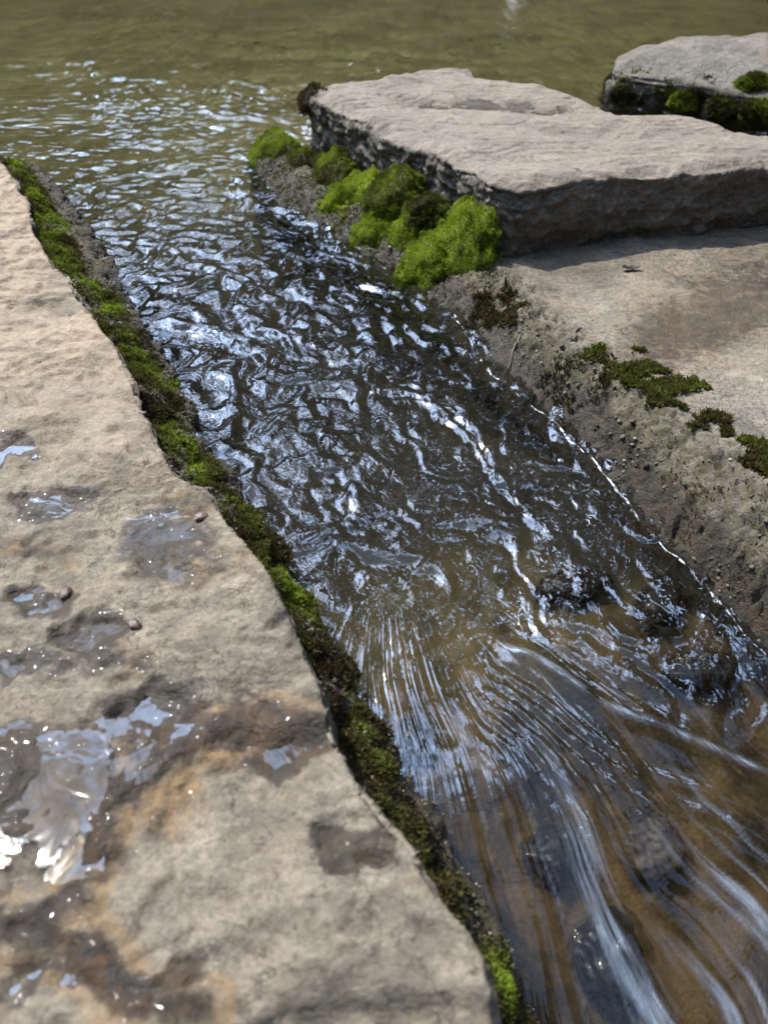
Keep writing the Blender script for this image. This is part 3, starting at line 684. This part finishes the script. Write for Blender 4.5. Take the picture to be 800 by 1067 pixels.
for (a, b, rx, rz, off, ti, n, lab) in [
    (291, 152, .055, .036, .035, .72, 2600, 'yellow green moss cushion at the far water end of the thick slab'),
    (322, 168, .04, .035, .035, .48, 1700, 'olive moss cushion beside the far green one on the slab'),
    (352, 178, .042, .045, .035, .56, 2200, 'olive green moss cushion between the far olive cushion and the bright row'),
    (378, 206, .040, .052, .05, .92, 2800, 'tall bright green moss cushion, first of the bright row from the far end'),
    (420, 190, .042, .034, .03, .58, 1900, 'dull olive green moss cushion high under the slab rim'),
    (410, 228, .036, .045, .06, .80, 2300, 'bright green moss cushion below the dull olive one under the slab rim'),
    (438, 242, .040, .050, .06, .85, 2700, 'bright green moss cushion second from the near corner of the slab'),
    (483, 256, .050, .060, .045, .82, 3600, 'largest bright moss cushion hanging at the near corner of the slab'),
    (362, 207, .036, .034, .078, .80, 2200, 'bright green moss cushion low between the far olive cushion and the tall one'),
    (394, 240, .038, .036, .095, .74, 2200, 'green moss cushion lowest above the water in the middle of the row'),
    (452, 268, .040, .040, .092, .78, 2400, 'green moss cushion wedged against the largest one at its water side'),
    (455, 205, .030, .022, .03, .42, 1100, 'small dull brown moss cushion just under the rim near the corner')]:
    p_ = on_plane(a, b, fa + fn_ * off, fn_)
    cushion(p_ - np.array([0, 0, .034]) + fn_ * .014, (rx * 1.66, rz * 1.7, .044), fn_ * .85 + np.array([0, 0, .5]), ti, lab, G, n * 7, length=.0044, tvar=.34)
p_ = at(326, 104, .14); cushion(p_, (.035, .03, .016), (-.5, -.5, .7), .1, 'rust brown moss tuft on the far top corner of the thick slab', G, 900, length=.007)
# thin olive film of moss over the wet foot of the ledge
def film_keep(c, n):
    d_ = poly_dist(c[:, 0], c[:, 1], poly_ledge); cl = fbm(c * 24., 4) + .6 * fbm(c * 7. + 2, 2)
    foot = ss(c[:, 1], 1.2, 1.32) * (1 - ss(d_, .10, .16))
    return (c[:, 2] > level(c[:, 0], c[:, 1]) + .001) * (d_ > -.02) * (n[:, 2] > .05) * ((1 - ss(d_ + .05 * fbm(c * 8., 3), .09, .17)) * ss(cl, .0, .5) + foot * ss(cl, -.7, .1) * 2.)
pts, nr = mesh_samples(ledge, 34000, film_keep)
ft = ss(pts[:, 1], 1.2, 1.32)
V, F, T = shoots(pts, nr, .0042, .0011, .20 + .30 * fbm(pts * 18., 4, .6) + .12 * ft, .75, .3, 2)
o = mesh_obj('moss', V, F, M_moss, attrs={'tint': np.clip(T, 0, .75)}, smooth=False)
tag(o, 'thin olive brown moss film over the wet foot of the low ledge', None, None, 'stuff')
G = 'moss patches on the low ledge'
def patch(px, py, rx, ry, z, ti, n, lab, G, flat=.008, length=.007):
    c = at(px, py, z); sx_ = abs(at(px + rx, py, z)[0] - c[0]); sy_ = abs(at(px, py - ry, z)[1] - at(px, py + ry, z)[1]) / 2
    a = rng.uniform(0, 2 * np.pi, n * 2); r = np.sqrt(rng.uniform(0, 1, n * 2))
    x_ = c[0] + np.cos(a) * r * sx_; y_ = c[1] + np.sin(a) * r * sy_
    k = (fbm(P3(x_, y_, 3., 28.), 4) > -.15 + .5 * ss(r, .5, 1.)); x_, y_ = x_[k][:n], y_[k][:n]
    dg = bpy.context.evaluated_depsgraph_get()
    pz = np.array([surface_z(xx, yy, z) for xx, yy in zip(x_, y_)])
    pts = np.stack([x_, y_, pz + .004 * np.clip(fbm(P3(x_, y_, 8., 40.), 3) + .3, 0, 1)], -1)
    nn = np.tile([0, 0, 1.], (len(pts), 1))
    V, F, T = shoots(pts, nn, length, length * .24, ti + .22 * fbm(pts * 25., 3), .8, .3, 3)
    o = mesh_obj('moss_patch', V, F, M_moss, attrs={'tint': T}, smooth=False); return tag(o, lab, 'moss', G)
from mathutils.bvhtree import BVHTree
def bvh_of(o):
    me = o.data; return BVHTree.FromPolygons([v.co for v in me.vertices], [list(p.vertices) for p in me.polygons])
bv = bvh_of(ledge)
def surface_z(xx, yy, z):
    hit = bv.ray_cast((xx, yy, .5), (0, 0, -1)); return hit[0].z if hit[0] else z
patch(650, 385, 48, 22, .03, .36, 1500, 'olive moss patch in the middle of the low ledge', G)
patch(695, 412, 46, 22, .03, .40, 1600, 'larger olive moss patch right of the middle one on the ledge', G)
patch(740, 447, 26, 16, .03, .30, 700, 'small dark moss patch near the right frame edge on the ledge', G)
patch(790, 490, 26, 28, .025, .30, 900, 'dark moss patch cut by the right frame edge on the ledge', G)
patch(515, 325, 34, 24, .02, .14, 1100, 'brown moss patch at the water rim below the near slab corner', G)
patch(590, 405, 40, 26, .015, .12, 500, 'sparse brown moss patch at mid rim of the ledge', G, length=.005)
for px, py, pz in []: pass
bv = bvh_of(blk)
G = 'moss tufts on the boulder'
pl = np.array([*pos_c(740, 122, 0), 0]); pn = np.array([-.35, -.94, 0])
for (a, b, r, ti, lab) in [(786, 88, .030, .55, 'round green moss tuft on the face of the grey boulder'), (715, 106, .030, .55, 'low olive moss tuft at the foot of the grey boulder'), (755, 112, .034, .42, 'dark green moss tuft at the boulder foot right of the olive one'), (790, 117, .034, .45, 'dark moss tuft at the boulder foot by the right frame edge')]:
    p_ = on_plane(a, b, pl + pn * .0, pn); h_ = bv.ray_cast((0, 0, HC), tuple(p_ - np.array([0, 0, HC])))
    if h_[0] is not None: p_ = np.array(h_[0])
    cushion(p_, (r * 1.3, r * .8, .014), pn + np.array([0, 0, .5]), ti, lab, G, 1500, length=.009, tvar=.45)

pts, nr = mesh_samples(blk, 9000, lambda c, n: ss(c[:, 2], -.005, .01) * (1 - ss(c[:, 2] + .03 * fbm(c * 16., 3), .03, .065)) * ss(fbm(c * 14., 4), -.35, .25) * (c[:, 1] < 2.6))
V, F, T = shoots(pts, nr, .008, .0022, .28 + .4 * fbm(pts * 12., 3), .7, .3, 2)
o = mesh_obj('moss', V, F, M_moss, attrs={'tint': T}, smooth=False); tag(o, 'low olive moss creeping along the foot of the grey boulder', None, None, 'stuff')

# ------------------------------------------------------------------ stones in the stream
def stone(name, c, rad, label, cat, mat, seed, group=None, rot=0., amp=.2, attrs=None):
    import bmesh
    bm = bmesh.new(); bmesh.ops.create_icosphere(bm, subdivisions=5, radius=1.); me = bpy.data.meshes.new(name); bm.to_mesh(me); bm.free()
    n = len(me.vertices); v = np.empty(n * 3, np.float32); me.vertices.foreach_get('co', v); v = v.reshape(-1, 3)
    v = v * (1 + amp * fbm(v * 1.3 + seed, 4) + .05 * fbm(v * 6 + seed, 3))[:, None] * np.array(rad)
    cr, sr = math.cos(rot), math.sin(rot); v = v @ np.array([[cr, sr, 0], [-sr, cr, 0], [0, 0, 1]])
    me.vertices.foreach_set('co', v.astype(np.float32).ravel()); me.polygons.foreach_set('use_smooth', np.ones(len(me.polygons), bool)); me.update()
    o = bpy.data.objects.new(name, me); COL.objects.link(o); o.location = c; me.materials.append(mat)
    set_attrs(me, {'wet': np.full(n, .8), 'algae': np.full(n, .25), 'olive': np.full(n, .1)})
    return tag(o, label, cat, group)
G = 'stones in the stream'
def in_stream(px, py, dz):
    z_ = 0.
    for _ in range(4): q = at(px, py, z_); z_ = float(level(q[0], q[1]))
    q[2] = z_ + dz; return q
stone('stream_stone', in_stream(600, 598, -.026), (.05, .022, .022), 'dark wet stone breaking the rough water mid stream', 'stone', M_wetst, 1., G, .3)
stone('stream_stone', in_stream(690, 615, -.032), (.04, .025, .024), 'dark stone under the rough water close to the ledge', 'stone', M_wetst, 2., G, .8)
stone('stream_stone', in_stream(735, 680, -.036), (.045, .022, .024), 'dark stone beneath the water above the standing wave', 'stone', M_wetst, 3., G, .2)
stone('stream_stone', in_stream(580, 862, -.06), (.035, .03, .028), 'rounded dark stone under the glassy water of the chute', 'stone', M_wetst, 4., G, .2)
stone('stream_stone', in_stream(640, 965, -.058), (.042, .038, .03), 'large dark stone under the fall at the bottom of the frame', 'stone', M_wetst, 5., G, 1.2)
stone('stream_stone', in_stream(430, 745, -.05), (.022, .034, .022), 'brown stone under the chute beside the left bank moss', 'stone', M_wetst, 6., G, .4)
stone('stream_stone', in_stream(690, 860, -.055), (.035, .03, .024), 'tan stone under the ripples right of the chute', 'stone', M_peb, 7., G, .4)
stone('pale_stone', (at(548, 0, 0)[0], at(548, 0, 0)[1] + .30, .01), (.05, .05, .045), 'small pale stone standing out of the pool at the top frame edge', 'stone', M_pale, 8., None, .4, .12)
G = 'pebbles on the left slab'
for a, b, r, lab, sd in [(66, 611, .010, 'brown pebble at the right end of a bright puddle', 11.), (139, 648, .009, 'small reddish pebble beside the bluish puddle', 12.), (209, 536, .010, 'dark reddish pebble near the mossy step of the slab edge', 13.), (40, 372, .003, 'tiny black pebble on the dry upper part of the left slab', 14.)]:
    c = at(a, b, ZL); r *= .75; c[2] += float(left_top(np.array([c[0]], np.float32), np.array([c[1]], np.float32))[0]) + r * .3
    stone('pebble', c, (r, r * .75, r * .4), lab, 'pebble', M_peb if r > .005 else M_leaf, sd, G, sd)
# dead leaf and twigs on the ledge
bv = bvh_of(ledge)
def leaf(px, py, L, rot, label):
    c = at(px, py, .035); c[2] = surface_z(c[0], c[1], .035) + .003
    n = 15; tt = np.linspace(-1, 1, n); hw = .34 * np.sqrt(np.clip(1 - tt ** 2, 0, 1)) * (1 + .25 * np.sin(tt * 9)); V = []
    for th in (0, .0012):
        for k in range(n):
            for sgn in (-1, -.5, 0, .5, 1):
                a_, b_ = tt[k] * L, sgn * hw[k] * L
                V.append((a_, b_, .35 * abs(b_) + .25 * L * tt[k] ** 2 + th))
    V = np.array(V); cr, sr = math.cos(rot), math.sin(rot); V[:, :2] = V[:, :2] @ np.array([[cr, sr], [-sr, cr]]); V += c
    f = grid_faces(n, 5); F = np.concatenate([f[:, ::-1], f + n * 5])
    return tag(mesh_obj('dead_leaf', V, F, M_leaf), label, 'leaf')
leaf(656, 283, .017, .1, 'curled dark dead leaf lying on the low ledge')
def twig(p0, p1, r, label, g):
    a = at(*p0, .03); b = at(*p1, .03); n = 14; tt = np.linspace(0, 1, n)[:, None]
    C = a + (b - a) * tt; C[:, 0] += .003 * np.sin(tt[:, 0] * 7); C[:, 2] = [surface_z(q[0], q[1], .03) + r * .8 for q in C]
    ang = np.linspace(0, 2 * np.pi, 8)[:-1]; T = (b - a) / np.linalg.norm(b - a); N = np.cross(T, [0, 0, 1]); U = np.cross(N, T)
    rr_ = (r * (1 - .5 * tt))[:, None]
    V = C[:, None] + rr_ * (np.cos(ang)[None, :, None] * N + np.sin(ang)[None, :, None] * U); k = 7
    i = np.arange(n * k).reshape(n, k); j = np.roll(i, -1, 1); F = np.stack([i[:-1], j[:-1], j[1:], i[1:]], -1).reshape(-1, 4)
    return tag(mesh_obj('twig', V.reshape(-1, 3), F, M_twig), label, 'twig', g)
twig((524, 374), (546, 346), .0022, 'dry twig on the ledge rim nearest the thick slab', 'twigs on the ledge')
twig((594, 358), (604, 345), .0018, 'short dry twig beside the middle moss patch on the ledge', 'twigs on the ledge')
twig((690, 474), (706, 466), .0016, 'short dark twig on the gravelly rim below the moss patches', 'twigs on the ledge')

# ------------------------------------------------------------------ woods round the pool (mirrored in the water), those behind the camera added to block sky
N = 230000
ang = rng.uniform(-R(180), R(180), N); dist = rng.uniform(8.5, 14, N)
hx, hy = np.cos(ang) * dist, np.sin(ang) * dist
hmax = 9.5 * (1 + .40 * fbm(P3(np.cos(ang) * 4, np.sin(ang) * 4, 2.), 3))
az_ = np.degrees(np.arctan2(hx, hy)); hmax = hmax * (1 - .62 * ss(az_, -75, -55) * (1 - ss(az_, -14, 2)))
hmax = hmax * (1 - .55 * ss(np.abs(az_), 100, 130))
hz = rng.uniform(0, 1, N) ** 1.15 * hmax + .2
c1_ = np.stack([hx, hy, hz], -1); k = fbm(c1_ * .45, 3) > np.where(c1_[:, 2] < 4, -.9, -.2); c1_ = c1_[k]
# unseen boughs added over the stream to darken reflections and break up bright sky
N = 19000
ox = rng.uniform(-.6, 6.5, N); oy = rng.uniform(.8, 4.9, N); oz = 4.6 + .9 * fbm(P3(ox, oy, 5., .5), 2) + rng.normal(size=N) * .35
c2_ = np.stack([ox, oy, oz], -1); k = (fbm(c2_ * np.array([1.0, 1.0, .5]), 3) > .06) & (ox > -.4 + .5 * np.sin(oy * 1.7)); c2_ = c2_[k]
c = np.concatenate([c1_, c2_]); n = len(c)
a_ = rng.normal(size=(n, 3)); a_ /= np.linalg.norm(a_, axis=1)[:, None]; b_ = np.cross(a_, rng.normal(size=(n, 3))); b_ /= np.linalg.norm(b_, axis=1)[:, None]
L = rng.uniform(.12, .30, n)[:, None]
V = np.stack([c - a_ * L, c + b_ * L * .55, c + a_ * L, c - b_ * L * .55], 1).reshape(-1, 3); F = np.arange(n * 4).reshape(-1, 4)
tin = np.repeat(np.clip(.5 + .3 * fbm(c * .35, 2) + rng.normal(size=n) * .08 + .3 * ss(c[:, 0], 0, 5) - .0, 0, 1), 4)
M_wood = moss_mat('woodland_leaves', [(0., (.03, .045, .012)), (.5, (.06, .07, .018)), (.8, (.10, .055, .022)), (1., (.12, .05, .025))])
nt = 70; TV, TF = [], []
for q in range(nt):
    an = rng.uniform(-R(180), R(180)); dd = rng.uniform(8.8, 14); bx_, by_ = math.cos(an) * dd, math.sin(an) * dd; H = rng.uniform(5, 8); r0 = rng.uniform(.08, .18)
    zz_ = np.linspace(0, 1, 7); base = len(V) + sum(len(v) for v in TV); cx_ = bx_ + .4 * np.sin(zz_ * 2 + q) * zz_; cy_ = by_ + .3 * np.cos(zz_ * 3 + q) * zz_
    an8 = np.linspace(0, 2 * np.pi, 9)[:-1]; rr_ = r0 * (1 - .75 * zz_)
    TV.append(np.stack([cx_[:, None] + rr_[:, None] * np.cos(an8), cy_[:, None] + rr_[:, None] * np.sin(an8), np.broadcast_to((zz_ * H)[:, None], (7, 8))], -1).reshape(-1, 3))
    i = np.arange(56).reshape(7, 8) + base; j = np.roll(i, -1, 1); TF.append(np.stack([i[:-1], j[:-1], j[1:], i[1:]], -1).reshape(-1, 4))
tv = np.concatenate(TV)
o = mesh_obj('woodland', np.concatenate([V, tv]), [F, np.concatenate(TF)], M_wood, attrs={'tint': np.concatenate([tin, np.full(len(tv), .95)])}, smooth=False)
tag(o, 'leafy woodland round the pool, with unseen trees and boughs added to block the sky', None, None, 'stuff')

# ------------------------------------------------------------------ sky, sun, camera
SUN_EL, SUN_AZ = R(58), math.atan2(-.72, .69)     # azimuth measured from +Y towards +X: sun stands far left
wd = bpy.data.worlds.new('World'); sc.world = wd; wd.use_nodes = True; wd.node_tree.nodes.clear(); t = NT(wd.node_tree)
sky = t.add('ShaderNodeTexSky', sky_type='NISHITA', sun_disc=False, sun_elevation=SUN_EL, sun_rotation=SUN_AZ, air_density=1.2, dust_density=2.)
g = t.add('ShaderNodeTexCoord').outputs['Generated']
cl = t.ramp(t.noise(t.mapv(g, (1, 1, 1.6)), 4.2, 7, .6, .4), [(.42, 0.), (.58, 1.)])
ca, ce = R(-30), R(52)      # bright cloud added on the sun's side, placed to light up the reflections
near = t.add('ShaderNodeVectorMath', operation='DOT_PRODUCT', ins={0: g, 1: (math.sin(ca) * math.cos(ce), math.cos(ca) * math.cos(ce), math.sin(ce))}).outputs['Value']
ca, ce = R(28), R(62)  # second bright cloud, added out of view so the ripples catch highlights
near2 = t.add('ShaderNodeVectorMath', operation='DOT_PRODUCT', ins={0: g, 1: (math.sin(ca) * math.cos(ce), math.cos(ca) * math.cos(ce), math.sin(ce))}).outputs['Value']
near = t.math('MAXIMUM', near, t.math('SUBTRACT', near2, .06))
cl = t.math('MULTIPLY', cl, t.ramp(near, [(.70, .03), (.90, 1.)]))
c = t.mix(cl, sky.outputs[0], (47., 64., 97.))
bg = t.add('ShaderNodeBackground', ins={'Color': c, 'Strength': .1}); t.l.new(bg.outputs[0], t.add('ShaderNodeOutputWorld').inputs[0])
sd = bpy.data.lights.new('sun', 'SUN'); sd.energy = 4.2; sd.angle = R(.5); sd.color = (1, .95, .87)
so = bpy.data.objects.new('sun', sd); COL.objects.link(so)
from mathutils import Vector
dv = Vector((math.sin(SUN_AZ) * math.cos(SUN_EL), math.cos(SUN_AZ) * math.cos(SUN_EL), math.sin(SUN_EL)))
so.rotation_euler = dv.to_track_quat('Z', 'Y').to_euler(); so.location = dv * 20
cd = bpy.data.cameras.new('camera'); cam = bpy.data.objects.new('camera', cd); COL.objects.link(cam)
cam.location = (0, 0, HC); cam.rotation_euler = (R(90) - TH, 0, 0)
cd.sensor_fit = 'VERTICAL'; cd.sensor_height = 36; cd.sensor_width = 27; cd.lens = 36 * FP / 1067
cd.clip_start = .01; cd.clip_end = 500
cd.dof.use_dof = True; cd.dof.focus_distance = 1.05; cd.dof.aperture_fstop = 5.2
# lens unit is mm of a 36 mm frame: an opening of about 5 mm
sc.camera = cam
sc.view_settings.view_transform = 'Standard'; sc.view_settings.look = 'None'; sc.view_settings.exposure = .74; sc.view_settings.gamma = 1
sc.cycles.use_denoising = True
sc.cycles.max_bounces = 8; sc.cycles.transparent_max_bounces = 12; sc.cycles.caustics_reflective = False; sc.cycles.caustics_refractive = False
sc.cycles.sample_clamp_indirect = 6.
